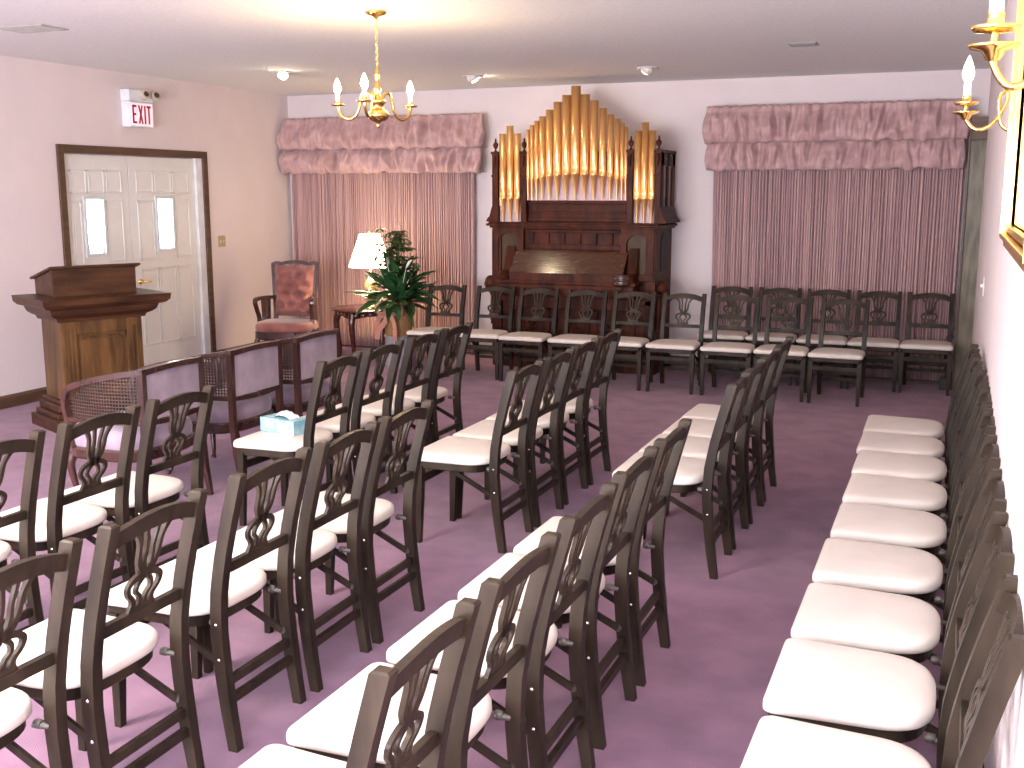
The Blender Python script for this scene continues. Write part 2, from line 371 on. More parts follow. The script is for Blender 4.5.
# upper stage
b = MB().box(-.49, .53, -.22, -.12, 1.44, 1.62, .004).box(-.49, .53, -.25, -.12, 1.62, 1.655, .008).box(-.49, .53, -.24, -.12, 1.45, 1.49, .006).box(-.49, .53, -.235, -.20, 1.53, 1.55, .006)
b.build('riser', 'organ', og)
MB().box(-.49, .53, -.10, -.085, 1.64, 2.12, .002).build('stage_back', 'organ', og)
MB().box(-.485, .525, -.235, -.228, 1.655, 1.93).build('backing_board', 'pinkboard', og)
for (a0, a1, c0, c1) in ((-.85, -.79, -.545, -.49), (.53, .585, .80, .85)):
    b = MB()
    left = a0 < 0
    for p0, p1 in ((a0, a1), (c0, c1)):
        b.box(p0, p1, -.30, -.25, 1.44, 2.11, .004)
        cm = (p0 + p1) / 2
        b.box(p0 - .01, p1 + .01, -.31, -.24, 2.10, 2.125, .004).box(p0 - .006, p1 + .006, -.306, -.245, 1.88, 1.90, .003)
        b.tube([(cm, -.31, 2.08), (cm, -.325, 2.03), (cm, -.315, 1.97)], [.018, .016, .004], 6)
    ox = a0 if left else c1
    # outer side wall with two slender arched openings
    so = ox if left else ox - .02
    b.box(so, so + .02, -.26, .05 - .28, 1.44, 2.10); 
    for (ya, yb) in ((-.26, -.16), (-.02, .03), (.17, .27)): b.box(so, so + .02, ya, yb, 1.44, 2.10, .002)
    b.box(so, so + .02, -.26, .27, 1.44, 1.60).box(so, so + .02, -.26, .27, 1.98, 2.10).box(so - .006, so + .026, -.27, .28, 2.10, 2.125, .003)
    sgn = -1 if left else 1
    b.prism([(ox, 1.445), (ox + sgn * .07, 1.445), (ox + sgn * .055, 1.475), (ox + sgn * .03, 1.50), (ox + sgn * .015, 1.56), (ox, 1.60)], 'y', -.30, .27, .003)
    b.box(c0, c1, -.26, -.10, 1.44, 2.10) if left else b.box(a0, a1, -.26, -.10, 1.44, 2.10)
    b.build('tower_frame', 'organ', og)
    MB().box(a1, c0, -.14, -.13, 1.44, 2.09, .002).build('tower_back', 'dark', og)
    MB().box(a1, c0, -.235, -.23, 1.445, 1.68).build('backing_board', 'pinkboard', og)
    for p0, p1 in ((a0, a1), (c0, c1)):
        MB().lathe([(.022, 0), (.010, .012), (.008, .025), (.022, .045), (.028, .065), (.018, .085), (.007, .095), (.010, .108), (.004, .125), (0, .13)], ((p0 + p1) / 2, -.275, 2.125), 12).build('finial', 'organ', og)
def pipe(x, top, rad, mouth, foot, y=-.28):
    # cylinder with a pressed, leaf shaped mouth, then a long cone foot
    n = 16; mb = MB(); rings = []
    def ring(z, r): return [(x + r * math.cos(2 * PI * j / n), y + r * math.sin(2 * PI * j / n), z) for j in range(n)]
    for z, r in ((foot, .006), (foot + .02, .007), (mouth - .012, rad * .82), (mouth, rad), (mouth + .01, rad * 1.03)): rings.append(ring(z, r))
    sh = mouth + rad * 3.0
    for k in range(1, 5):   # flattened mouth facing the room
        z = mouth + .01 + (sh - mouth) * k / 4; r = []
        for j in range(n):
            a = 2 * PI * j / n; px, py = rad * math.cos(a), rad * math.sin(a)
            lim = rad * (.45 + .55 * (k / 4) ** 1.2); py = max(py, -lim)
            r.append((x + px, y + py, z))
        rings.append(r)
    rings.append(ring(top, rad)); rings.append(ring(top, rad * .86)); rings.append(ring(top - .02, rad * .86))
    mb.loft(rings); o = mb.build('organ_pipe', 'pipe', og); return o
cp = [(-0.472, 2.33), (-0.430, 2.37), (-0.382, 2.41), (-0.325, 2.45), (-0.252, 2.51), (-0.170, 2.58), (-0.080, 2.64), (0.013, 2.72), (0.107, 2.64), (0.198, 2.58), (0.285, 2.51), (0.362, 2.45), (0.428, 2.41), (0.478, 2.37), (0.515, 2.33)]
for i, (x, t_) in enumerate(cp):
    k = abs(i - 7); rad = (.046, .043, .040, .036, .032, .026, .021, .017)[k]
    pipe(x, t_, rad, 1.905 - .0065 * k if k < 5 else 1.86, 1.657, -.29 + .01 * (k % 2) * 0)
for cs in ((-.742, -.664, -.586), (.625, .694, .765)):
    for i, x in enumerate(cs): pipe(x, 2.37 if i == 1 else 2.295, .035, 1.67, 1.437, -.28)

# ---------------------------------------------------------------- lectern
le = thing('lectern', 'carved brown oak lectern with stepped cornice before the double white doors', 'lectern', (-6.045, 6.37, 0), R(65.4))
b = MB().box(-.42, .42, -.24, .24, 0, .09, .008).box(-.39, .39, -.215, .22, .09, .13, .012).box(-.365, .365, -.195, .21, .13, .19, .015).box(-.345, .345, -.18, .20, .19, .22, .01)
b.build('plinth', 'oak_dark', le)
b = MB().box(-.31, .31, -.155, .19, .21, .80, .006)
b.box(-.31, -.19, -.175, -.15, .22, .80, .006).box(.19, .31, -.175, -.15, .22, .80, .006).box(-.19, .19, -.172, -.15, .70, .80, .006).box(-.19, .19, -.172, -.15, .22, .32, .006)
b.build('body', 'oak', le)
b = MB().box(-.165, .165, -.162, -.15, .34, .66, .008)
b.prism([(-.17, .70), (.17, .70), (.17, .665), (.13, .665), (.11, .685), (-.11, .685), (-.13, .665), (-.17, .665)], 'y', -.185, -.16, .003)
for s_ in (-1, 1):
    for q in (-.012, .02): b.box(s_ * .25 + q - .008, s_ * .25 + q + .008, -.182, -.17, .28, .74, .003)
b.build('front_panel', 'oak', le)
b = MB()
prof = [(.0, .80), (.02, .80), (.03, .825), (.06, .84), (.085, .86), (.095, .885), (.10, .90), (.14, .91), (.165, .935), (.17, .975), (.175, .98)]
rings = [[(-.31 - o, -.175 - o, z), (.31 + o, -.175 - o, z), (.31 + o, .20 + o * .45, z), (-.31 - o, .20 + o * .45, z)] for o, z in prof]
b.loft(rings, smooth=False); b.build('cornice', 'oak_dark', le)
b = MB().prism([(-.11, .98), (-.11, 1.185), (.25, 1.10), (.25, .98)], 'x', -.315, .315, .005)
b.build('reading_desk', 'oak_dark', le)
MB().prism([(-.145, 1.187), (-.145, 1.205), (.27, 1.107), (.27, 1.09)], 'x', -.345, .345, .005).build('desk_top', 'oak_dark', le)

# ---------------------------------------------------------------- folding chair
BP = [(0, .215), (.12, .197), (.25, .182), (.38, .172), (.50, .176), (.62, .196), (.75, .228), (.90, .270)]
def yb(z): return lerp_tab(BP, z)
CH = 'dark wooden lyre-back folding chair'
def make_chair():
    r = thing('folding_chair', None, 'chair')
    # seat pad, narrowing and rounded to the rear
    out = []
    half = []
    for k in range(6):
        a = -PI / 2 + PI / 2 * k / 5; half.append((.192 + .028 * math.cos(a), -.242 + .028 * math.sin(a)))
    for k in range(1, 17):
        q = math.sin(PI / 2 * k / 16); y = -.20 + .345 * q; g = max(0, (y + .02) / .165)
        half.append(((.2200 - .04 * (y + .242)) * max(0, 1 - g ** 3.0) ** (1 / 2.9) if k < 16 else 0, y))
    out = half[:-1] + [(0, .145)] + [(-x, y) for x, y in half[:-1][::-1]]
    def sc(k, z, c=(0, -.06)): return [(c[0] + (x - c[0]) * k, c[1] + (y - c[1]) * k, z) for x, y in out]
    def ins(d, z):
        q = []
        for x, y in out:
            v = Vector((x, y + .06)); L = v.length; v *= (L - d) / L; q.append((v.x, v.y - .06, z))
        return q
    MB().loft([ins(.008, .425), ins(.001, .429), ins(0, .438), ins(.001, .450), ins(.006, .458), ins(.016, .4635), ins(.04, .4675), ins(.09, .471), ins(.15, .473), ins(.20, .474)]).build('seat', 'seat_vinyl', r)
    MB().loft([ins(.022, .385), ins(.018, .39), ins(.018, .424)], smooth=False).build('seat_frame', 'chair_wood', r)
    for s_ in (-1, 1):
        # back post: one bent piece from foot to top
        mb = MB(); rings = []
        for k in range(15):
            z = .90 * k / 14; w_ = .0165 * (1 + .08 * math.sin(PI * z)); t_ = .021 if z > .2 else .017 + .02 * z
            y = yb(z); dy = (yb(min(z + .03, .9)) - yb(max(z - .03, 0))) / .06
            rings.append([(s_ * .178 - w_, y - t_, z), (s_ * .178 + w_, y - t_, z), (s_ * .178 + w_, y + t_, z), (s_ * .178 - w_, y + t_, z)])
        rings.append([(s_ * .178 - .012, yb(.9) - .015, .905), (s_ * .178 + .012, yb(.9) - .015, .905), (s_ * .178 + .012, yb(.9) + .015, .905), (s_ * .178 - .012, yb(.9) + .015, .905)])
        mb.loft(rings, smooth=False); o = mb.build('back_post', 'chair_wood', r)
        sw = MB()
        for z in (.30, .415): sw.lathe([(.006, 0), (.004, .003), (0, .004)], n=8, xf=Matrix.Translation((s_ * .195, yb(z), z)) @ Matrix.Rotation(s_ * R(90), 4, 'Y'))
        sw.build('screw', 'screw', o)
        # front leg, tapered, slightly splayed
        mb = MB(); rings = []
        for z, w_, y in ((0, .013, -.235), (.20, .017, -.228), (.40, .019, -.222)):
            rings.append([(s_ * .195 - w_, y - w_, z), (s_ * .195 + w_, y - w_, z), (s_ * .195 + w_, y + w_, z), (s_ * .195 - w_, y + w_, z)])
        mb.loft(rings, smooth=False); mb.build('front_leg', 'chair_wood', r)
        # pivot knob and diagonal brace
        mb = MB().lathe([(.011, -.012), (.013, -.006), (.013, .006), (.009, .012)], n=10, xf=Matrix.Translation((s_ * .157, .135, .405)) @ Matrix.Rotation(R(90), 4, 'X'))
        mb.tube([(s_ * .15, .125, .405), (s_ * .165, .165, .40)], .009, 8)
        mb.build('pivot', 'bracket', r)
        mb = MB().tube([(s_ * .150, -.10, .395), (s_ * .156, .170, .262)], 1, sq=(.006, .011))
        mb.build('brace', 'chair_wood', r)
        MB().lathe([(.013, -.004), (.013, .004)], n=10, xf=Matrix.Translation((s_ * .158, .168, .262)) @ Matrix.Rotation(R(90), 4, 'Y')).build('brace_bracket', 'bracket', r)
    # arched top rail
    rings = []
    for k in range(13):
        u = -1 + 2 * k / 12; x = u * .162; zt = .872 + .030 * (1 - u * u); zb = .826 + .028 * (1 - u * u) ; 
        cy = .012 * (1 - u * u)
        rings.append([(x, yb(zb) - .012 + cy, zb), (x, yb(zb) + .010 + cy, zb), (x, yb(zt) + .010 + cy, zt), (x, yb(zt) - .012 + cy, zt)])
    MB().loft(rings, smooth=False).build('top_rail', 'chair_wood', r)
    MB().box(-.162, .162, yb(.6) - .011, yb(.6) + .011, .575, .608, .003).build('lower_rail', 'chair_wood', r)
    # lyre splat: flat fretwork following the rake of the back
    mb = MB()
    def ribbon(pts, ws, t_=.006):
        P_ = smooth_path([(x, 0, z) for x, z in pts], 5); n = len(P_) - 1; rings = []
        for i, p in enumerate(P_):
            tg = (P_[min(i + 1, n)] - P_[max(i - 1, 0)]).normalized(); nr = Vector((-tg.z, 0, tg.x))
            f = i / n * (len(ws) - 1); j = min(int(f), len(ws) - 2); w_ = (ws[j] + (ws[j + 1] - ws[j]) * (f - j)) / 2
            a = p + nr * w_; c = p - nr * w_
            ya = yb(a.z); yc = yb(c.z)
            rings.append([(a.x, ya - t_, a.z), (c.x, yc - t_, c.z), (c.x, yc + t_, c.z), (a.x, ya + t_, a.z)])
        mb.loft(rings, smooth=False)
    for s_ in (-1, 1):
        ribbon([(s_ * .072, .856), (s_ * .060, .842), (s_ * .044, .812), (s_ * .040, .780), (s_ * .036, .752), (s_ * .022, .728), (s_ * .010, .714)], [.024, .016, .013, .013, .015, .018, .02])
        ribbon([(s_ * .024, .864), (s_ * .020, .835), (s_ * .014, .795), (s_ * .015, .758), (s_ * .010, .725)], [.014, .011, .010, .012, .016])
        ribbon([(s_ * .006, .712), (s_ * .036, .708), (s_ * .062, .690), (s_ * .060, .666), (s_ * .042, .645), (s_ * .036, .628), (s_ * .044, .604)], [.022, .018, .016, .014, .014, .018, .022])
        ribbon([(s_ * .008, .704), (s_ * .026, .684), (s_ * .028, .664), (s_ * .014, .648), (s_ * .010, .628), (s_ * .016, .604)], [.016, .012, .010, .011, .013, .02])
    ribbon([(-.048, .610), (0, .614), (.048, .610)], [.016, .022, .016])
    ribbon([(-.022, .716), (.022, .716)], [.026, .026])
    mb.build('splat', 'chair_wood', r)
    # stretchers
    MB().box(-.18, .18, -.236, -.218, .305, .345, .003).build('front_stretcher', 'chair_wood', r)
    MB().box(-.165, .165, yb(.22) - .010, yb(.22) + .010, .205, .235, .003).build('rear_stretcher', 'chair_wood', r)
    MB().box(-.165, .165, yb(.16) - .010, yb(.16) + .010, .145, .175, .003).build('rear_stretcher', 'chair_wood', r)
    return r
chair0 = make_chair(); used = [False]
def place_chair(x, y, rz, label, group, sz=1, sx=1, tilt=0):
    c = copy_tree(chair0) if used[0] else chair0
    used[0] = True
    c.location = (x, y, 0); c.rotation_euler = (0, 0, rz); c.scale = (sx, 1, sz)
    tag(c, label, 'chair', group)
    return c
ORD = ['nearest', 'second', 'third', 'fourth', 'fifth', 'sixth', 'seventh', 'eighth', 'farthest']
def row(x, ys, where, group, jit=.8):
    n = len(ys)
    for i, y in enumerate(ys):
        o = ORD[i] + ' from the camera' if 0 < i < n - 1 else ('nearest chair' if i == 0 else 'farthest chair')
        place_chair((x[i] if isinstance(x, list) else x) + random.uniform(-.006, .006), y, R(-90 + random.uniform(-jit, jit)),
                    'lyre-back chair, cream seat, %s %s' % (o, where), group)
row(-1.157, [1.76, 2.245, 2.745, 3.235, 3.715], 'in near row left of bare carpet', 'chairs of the near right row')
row(-2.215, [1.76, 2.235, 2.785, 3.235, 3.685], 'in near row of five, mid room', 'chairs of the near middle row')
row(-3.25, [2.66, 3.15, 3.635], 'in near row behind purple chairs', 'chairs of the near left row')
row(-1.145, [4.89, 5.34, 5.79, 6.24], 'in far row left of bare carpet', 'chairs of the far right row')
row(-2.17, [4.86, 5.31, 5.76, 6.21], 'in far row of four, mid room', 'chairs of the far middle row')
row(-3.17, [4.76, 5.24, 5.73, 6.185], 'in far row holding tissue box', 'chairs of the far left row')
row([-.115, -.118, -.112, -.112, -.115, -.12, -.125, -.14, -.15], [2.34, 2.85, 3.34, 3.85, 4.36, 4.87, 5.36, 5.82, 6.29], 'in row against right wall', 'chairs along the right wall', .6)
GL = ['beside the potted plant', 'just left of the organ', 'before the left part of the organ', 'before the middle of the organ', 'before the right end of the organ', 'seen against bare wall right of organ', 'in front line, third from its right end', 'in front line, second from its right end', 'in front line, at its right end']
GX = [(-4.63, 9.42, 3), (-4.12, 9.44, 2), (-3.66, 9.40, 0), (-3.18, 9.41, 1), (-2.73, 9.42, -1), (-2.26, 9.41, 0), (-1.78, 9.41, .5), (-1.325, 9.42, 0), (-.865, 9.39, -2)]
for (x, y, a), g in zip(GX, GL):
    place_chair(x, y, R(a), 'lyre-back chair facing the room, ' + g, 'front line of chairs facing the room', .92)
HL = ['leftmost of five', 'second from left of five', 'middle of five', 'fourth from left of five', 'rightmost of five']
for (x, y, a), g in zip([(-1.98, 10.19, .5), (-1.53, 10.20, -.5), (-1.08, 10.20, .5), (-.635, 10.19, 0), (-.195, 10.18, 0)], HL):
    place_chair(x, y, R(a), 'lyre-back chair, ' + g + ' against the right curtain', 'chairs against the right curtain', .93)

# tissue box on the seat
tb = thing('tissue_box', 'pale blue patterned tissue box on a cream chair seat', 'tissue box', (-3.27, 4.79, .474), R(-12))
MB().box(-.125, .125, -.06, .06, 0, .075, .003).build('carton', 'tissue_box', tb)
mb = MB(); mb.grid(lambda u, v: (-.06 + .13 * u, -.03 + .07 * v, .076 + .035 * math.sin(PI * u) * (.5 + .5 * math.sin(PI * v)) + .012 * noise.noise(Vector((u * 5, v * 5, 1)))), 12, 8)
mb.build('tissue_sheet', 'tissue', tb, fix=False)

# ---------------------------------------------------------------- purple tub chairs
def tuft(u, v, nu, nv):
    a = u * nu; b_ = v * nv
    d = 9
    for j in range(nv + 1):
        for i in range(nu + 1):
            cx = i + (.5 if j % 2 else 0); d = min(d, math.hypot(a - cx, (b_ - j) * .9))
    return min(1, d / .55) ** .6
def plan(k=1.0, n=40, w=.30, d0=-.30, d1=.29):
    pts = []
    for j in range(n):
        a = 2 * PI * j / n; c, s_ = math.cos(a), math.sin(a)
        e = .62 if s_ < 0 else .42
        pts.append((w * k * math.copysign(abs(c) ** (.75), c), (d0 + d1) / 2 + (d1 - d0) / 2 * k * math.copysign(abs(s_) ** e, s_)))
    return pts
def cabriole(mb, x, y, z1, sx, sy, th=.022):
    pts = smooth_path([(x, y, z1), (x + sx * .016, y + sy * .016, z1 * .78), (x + sx * .004, y + sy * .004, z1 * .42), (x - sx * .006, y - sy * .006, z1 * .14), (x + sx * .010, y + sy * .010, .012)], 4)
    n = len(pts); rr = [th * (1.25 - .75 * min(1, i / (n * .75))) for i in range(n)]; rr[-1] = th * .85; rr[-2] = th * .7
    pts.append(Vector((x + sx * .012, y + sy * .012, 0))); rr.append(th * .7)
    mb.tube(pts, rr, 8); return mb
def make_tub():
    r = thing('tub_chair', None, 'armchair')
    def ring(k, z): return [(x, y, z) for x, y in plan(k)]
    MB().loft([ring(.97, .30), ring(1.0, .31), ring(1.0, .355), ring(.98, .365)], smooth=False).build('seat_rail', 'tub_wood', r)
    mb = MB(); N = 40; P_ = plan(.97, N)
    rings = []
    for z, k in ((.355, .93), (.375, .99), (.41, 1.0), (.445, .98), (.47, .90), (.482, .74), (.487, .5), (.488, .2)):
        rr = []
        for j, (x, y) in enumerate(P_):
            q = 1 - .03 * (1 - abs(math.sin(j * PI / 4))) * (1 if .37 < z < .475 else .3)
            dz = -.015 * (1 - tuft((x * k + .3) / .6, (y * k + .3) / .6, 4, 4)) if z > .45 else 0
            rr.append((x * k * q, y * k * q, z + dz))
        rings.append(rr)
    mb.loft(rings); mb.build('seat_cushion', 'velvet', r)
    # outer back: framed, upholstered panel
    mb = MB().box(-.232, .232, .275, .297, .525, .785, .006); mb.build('back_panel', 'velvet', r)
    mb = MB()
    top = smooth_path([(-.245, .285, .792), (-.12, .293, .800), (0, .295, .803), (.12, .293, .800), (.245, .285, .792)], 4)
    mb.tube(top, 1, sq=(.018, .015)); mb.build('back_rail', 'tub_wood', r)
    mb = MB(); mb.tube(smooth_path([(-.24, .285, .515), (0, .295, .505), (.24, .285, .515)], 5), 1, sq=(.014, .013))
    mb.build('back_rail', 'tub_wood', r)
    for s_ in (-1, 1):
        mb = MB(); mb.tube([(s_ * .245, .285, .81), (s_ * .245, .285, .36), (s_ * .242, .30, .18), (s_ * .240, .33, 0)], [1, 1, .95, .75], sq=(.017, .017))
        mb.build('rear_post', 'tub_wood', r)
        # arm: rail sloping forward, front post, woven cane between
        mb = MB(); arm = smooth_path([(s_ * .248, .285, .795), (s_ * .275, .10, .765), (s_ * .288, -.06, .728), (s_ * .285, -.175, .685), (s_ * .272, -.215, .60), (s_ * .27, -.20, .50), (s_ * .275, -.18, .36)], 5)
        mb.tube(arm, 1, sq=(.015, .015)); mb.tube([(s_ * .248, .285, .515), (s_ * .285, .03, .515), (s_ * .275, -.19, .515)], 1, sq=(.011, .011))
        mb.build('arm', 'tub_wood', r)
        mb = MB()
        def ax(t_): return s_ * (.25 + .035 * math.sin(PI * min(1, t_ * 1.0)) * 1.0), .28 - .47 * t_
        def ztop(t_): return .785 - .09 * t_ - .20 * max(0, t_ - .72)
        K = 26
        for k in range(1, K):
            t_ = k / K; x, y = ax(t_); mb.tube([(x, y, .52), (x, y, ztop(t_))], 1, sq=(.0028, .0035))
        for z in [.53 + .0185 * q for q in range(14)]:
            pts = [(*ax(k / 10), z) for k in range(11) if z < ztop(k / 10)]
            if len(pts) > 1: mb.tube(pts, 1, sq=(.0028, .0035))
        mb.build('cane_panel', 'cane', r)
        cabriole(MB(), s_ * .215, -.225, .31, s_, -1).build('front_leg', 'tub_wood', r)
    return r
tub0 = make_tub()
TL = ['nearest the camera, in front of the lectern', 'middle one of the three', 'farthest of the three, toward the lamp table']
for i, (x, y) in enumerate([(-4.25, 4.73), (-4.24, 5.50), (-4.20, 6.14)]):
    c = tub0 if i == 0 else copy_tree(tub0)
    c.location = (x, y, 0); c.rotation_euler.z = R(-90 + (2, 0, 0)[i])
    tag(c, 'lavender velvet tub chair with cane sides, ' + TL[i], 'armchair', 'lavender tub chairs')

# ---------------------------------------------------------------- tufted armchair
ac = thing('tufted_armchair', 'mauve button-tufted high-back armchair with cabriole legs in the left corner', 'armchair', (-6.31, 9.36, 0), R(17))
sc_ = .94
b = MB(); b.loft([[(x, y - .02, z) for x, y in plan(k, 32, .305, -.28, .25)] for z, k in ((.27, .97), (.28, 1), (.345, 1), (.35, .98))], smooth=False); b.build('seat_rail', 'tub_wood', ac)
b = MB(); b.loft([[(x, y - .02, z) for x, y in plan(k, 32, .30, -.275, .24)] for z, k in ((.35, .95), (.37, 1), (.41, .99), (.435, .92), (.445, .7), (.448, .3))]); b.build('seat_cushion', 'mauve', ac)
def backy(z): return .22 + .20 * (z - .42)
b = MB()
def bf(u, v):
    z = .47 + .51 * v; hw = .185 + .03 * v
    e = min(1, 7 * min(u, 1 - u, v, 1 - v)) ** .5
    return ((-1 + 2 * u) * hw, backy(z) - .01 - .075 * e * tuft(u, v, 3, 5), z)
b.grid(bf, 36, 44); b.box(-.19, .19, .22, .24, .47, .6); b.build('tufted_back', 'mauve', ac, fix=False)
b = MB()
for s_ in (-1, 1):
    b.tube([(s_ * .19, .215, .34), (s_ * .195, backy(.5) + .01, .5), (s_ * .235, backy(1.0) + .01, 1.0)], 1, sq=(.019, .022))
crest = smooth_path([(-.245, backy(1) + .01, .985), (-.20, backy(1) + .01, 1.005), (-.15, backy(1) + .01, .995), (-.08, backy(1) + .01, 1.010), (0, backy(1) + .01, 1.015), (.08, backy(1) + .01, 1.010), (.15, backy(1) + .01, .995), (.20, backy(1) + .01, 1.005), (.245, backy(1) + .01, .985)], 3)
b.tube(crest, 1, sq=(.02, .018))
b.prism([(-.20, .46), (.20, .46), (.235, .99), (-.235, .99)], 'y', 0, .012, xf=Matrix.Translation((0, backy(.46) + .015, .46)) @ Matrix.Rotation(math.atan(.20) * -1, 4, 'X') @ Matrix.Translation((0, 0, -.46)))
b.build('back_frame', 'tub_wood', ac)
for s_ in (-1, 1):
    b = MB().tube(smooth_path([(s_ * .20, .25, .655), (s_ * .25, .10, .665), (s_ * .285, -.06, .665), (s_ * .295, -.12, .64), (s_ * .285, -.10, .56), (s_ * .275, -.06, .46), (s_ * .28, -.08, .34)], 5), 1, sq=(.017, .018))
    b.prism([(.22, .36), (.24, .65), (-.06, .65), (-.04, .50), (-.06, .36)], 'x', s_ * .25 - .004, s_ * .25 + .004)
    b.build('arm', 'tub_wood', ac)
    cabriole(MB(), s_ * .24, -.235, .28, s_, -1).build('leg', 'tub_wood', ac)
    MB().tube([(s_ * .20, .21, .30), (s_ * .21, .25, .15), (s_ * .215, .29, 0)], [1, .9, .7], sq=(.019, .019)).build('leg', 'tub_wood', ac)

# ---------------------------------------------------------------- lamp table, lamp
tx, ty = -5.70, 9.93
tb = thing('side_table', 'round glossy dark cherry side table with cabriole legs under the lamp', 'table', (tx, ty, 0))
MB().lathe([(.0, .515), (.34, .515), (.37, .522), (.378, .532), (.37, .542), (.0, .545)], n=36).build('table_top', 'table_wood', tb)
b = MB()
ap = [(.26 + .0 * k, z) for k, z in ((0, .43), (1, .515))]
for j in range(24):
    a0, a1 = 2 * PI * j / 24, 2 * PI * (j + 1) / 24
    d0 = .44 + .04 * abs(math.sin(a0 * 2)); d1 = .44 + .04 * abs(math.sin(a1 * 2))
    q = [(.32 * math.cos(a0), .32 * math.sin(a0)), (.32 * math.cos(a1), .32 * math.sin(a1))]
    b.add([(q[0][0], q[0][1], d0), (q[1][0], q[1][1], d1), (q[1][0], q[1][1], .516), (q[0][0], q[0][1], .516)], [(0, 1, 2, 3)], True)
o = b.build('apron', 'table_wood', tb); o.modifiers.new('thickness', 'SOLIDIFY').thickness = .018
for a in (-155, -90, -25, 90):
    c, s_ = math.cos(R(a)), math.sin(R(a)); cabriole(MB(), .30 * c, .30 * s_, .50, c * 1.6, s_ * 1.6, .034).build('leg', 'table_wood', tb)
lp = thing('table_lamp', 'lit table lamp with a tapered white shade and amber base', 'lamp', (tx + .06, ty - .02, .545))
MB().lathe([(.085, 0), (.085, .015), (.05, .03), (.03, .05), (.05, .08), (.075, .14), (.08, .20), (.06, .27), (.03, .31), (.02, .34), (.03, .35), (.012, .37), (.012, .44)], n=24).build('lamp_base', 'glassgold', lp)
b = MB(); b.lathe([(.225, .425), (.105, .765)], n=36); 
b.f = b.f[:-2]; b.sm = b.sm[:-2]
o = b.build('lamp_shade', 'shade', lp, fix=False); o.modifiers.new('thickness', 'SOLIDIFY').thickness = .003
MB().lathe([(.0, .47), (.02, .49), (.033, .53), (.02, .57), (0, .58)], n=10).build('bulb', 'bulb', lp)
MB().tube([(0, 0, .44), (0, 0, .47)], .014).tube([(0, 0, .755), (0, 0, .79)], .008).tube([(-.105, 0, .752), (.105, 0, .752)], .003).build('harp', 'brass', lp)

# ---------------------------------------------------------------- potted plant on stand
px_, py_ = -5.13, 9.55
st = thing('plant_stand', 'low silver striped drum stand under the wicker planter', 'stand', (px_, py_, 0))
MB().lathe([(.13, 0), (.14, .01), (.135, .30), (.145, .312), (.145, .325)], n=30).build('drum', 'stand', st)
pl = thing('potted_plant', 'tall leafy green plant with white blooms in a wicker basket with peach bow', 'plant', (px_, py_, .325))
b = MB(); rg = []
for k in range(14):
    z = .33 * k / 13; r_ = .125 + .035 * z / .33 + .006 * (k % 2)
    rg.append([(r_ * math.cos(2 * PI * j / 32) * (1 + .02 * (j % 2)), r_ * math.sin(2 * PI * j / 32) * (1 + .02 * (j % 2)), z) for j in range(32)])
b.loft(rg); b.lathe([(.165, .32), (.175, .33), (.165, .345), (.15, .34)], n=28); b.build('basket', 'wicker', pl)
b = MB()   # bow with two loops and trailing tails
for s_ in (-1, 1):
    loop = smooth_path([(0, -.17, .24), (s_ * .06, -.20, .31), (s_ * .12, -.20, .30), (s_ * .11, -.19, .23), (0, -.175, .235)], 5)
    b.tube(loop, 1, sq=(.006, .028))
    b.tube(smooth_path([(0, -.175, .235), (s_ * .05, -.19, .15), (s_ * .09 - .03, -.185, .06), (s_ * .10 - .05, -.17, -.03)], 5), 1, sq=(.004, .026))
b.tube(smooth_path([(-.02, -.17, .24), (-.12, -.14, .20), (-.19, -.10, .10), (-.21, -.09, .02)], 5), 1, sq=(.004, .028))
b.lathe([(0, -.02), (.022, -.01), (.022, .01), (0, .02)], (0, -.19, .238), 10); b.build('ribbon_bow', 'ribbon', pl)
def leaf(mb, base, az, el, L, W, droop, twist=0, n=7):
    d = Vector((math.cos(az) * math.cos(el), math.sin(az) * math.cos(el), math.sin(el))); side = Vector((-math.sin(az), math.cos(az), 0))
    up = side.cross(d) * -1
    pts = []
    for i in range(n + 1):
        t_ = i / n; p = Vector(base) + d * L * t_ + Vector((0, 0, -droop * L * t_ * t_))
        w_ = W * math.sin(PI * min(1, t_ * .93 + .04)) ** .8 * (1 - .25 * t_)
        if i == n: w_ = .001
        cs = side * math.cos(twist) + up * math.sin(twist)
        pts += [tuple(p - cs * w_ + Vector((0, 0, w_ * .35))), tuple(p), tuple(p + cs * w_ + Vector((0, 0, w_ * .35)))]
    fs = []
    for i in range(n):
        for j in range(2): a = i * 3 + j; fs.append((a, a + 1, a + 4, a + 3))
    mb.add(pts, fs, True)
rn = random.Random(5); b = MB()
for k in range(120):
    az = rn.uniform(0, 2 * PI); el = R(rn.uniform(-5, 80)); L = rn.uniform(.26, .40); h = rn.uniform(.28, .42)
    st0 = Vector((rn.uniform(-.05, .05), rn.uniform(-.05, .05), h)); o_ = Vector((math.cos(az) * math.cos(el), math.sin(az) * math.cos(el), math.sin(el))) * rn.uniform(.04, .17)
    b.tube([tuple(st0), tuple(st0 + o_)], .003, 4)
    leaf(b, st0 + o_, az, el, L, rn.uniform(.034, .062), rn.uniform(.1, .5), rn.uniform(-.6, .6))
b.build('leaves', 'leaf', pl, fix=False)
b = MB()
for k in range(7): b.tube([(rn.uniform(-.02, .02), rn.uniform(-.02, .02), .3), (rn.uniform(-.08, .08), rn.uniform(-.05, .05), 1.02)], [.007, .003], 5)
for k in range(95):
    h = rn.uniform(.58, 1.05); a0 = rn.uniform(0, 2 * PI); rr_ = rn.uniform(0, .19) * (1.2 - 1.4 * abs(h - .85)); c = Vector((rr_ * math.cos(a0), rr_ * math.sin(a0), h))
    for q in range(7): leaf(b, c, q * 2 * PI / 7 + a0, R(rn.uniform(-12, 15)), rn.uniform(.06, .10), .019, .3, 0, 3)
b.build('upper_foliage', 'leaf2', pl, fix=False)
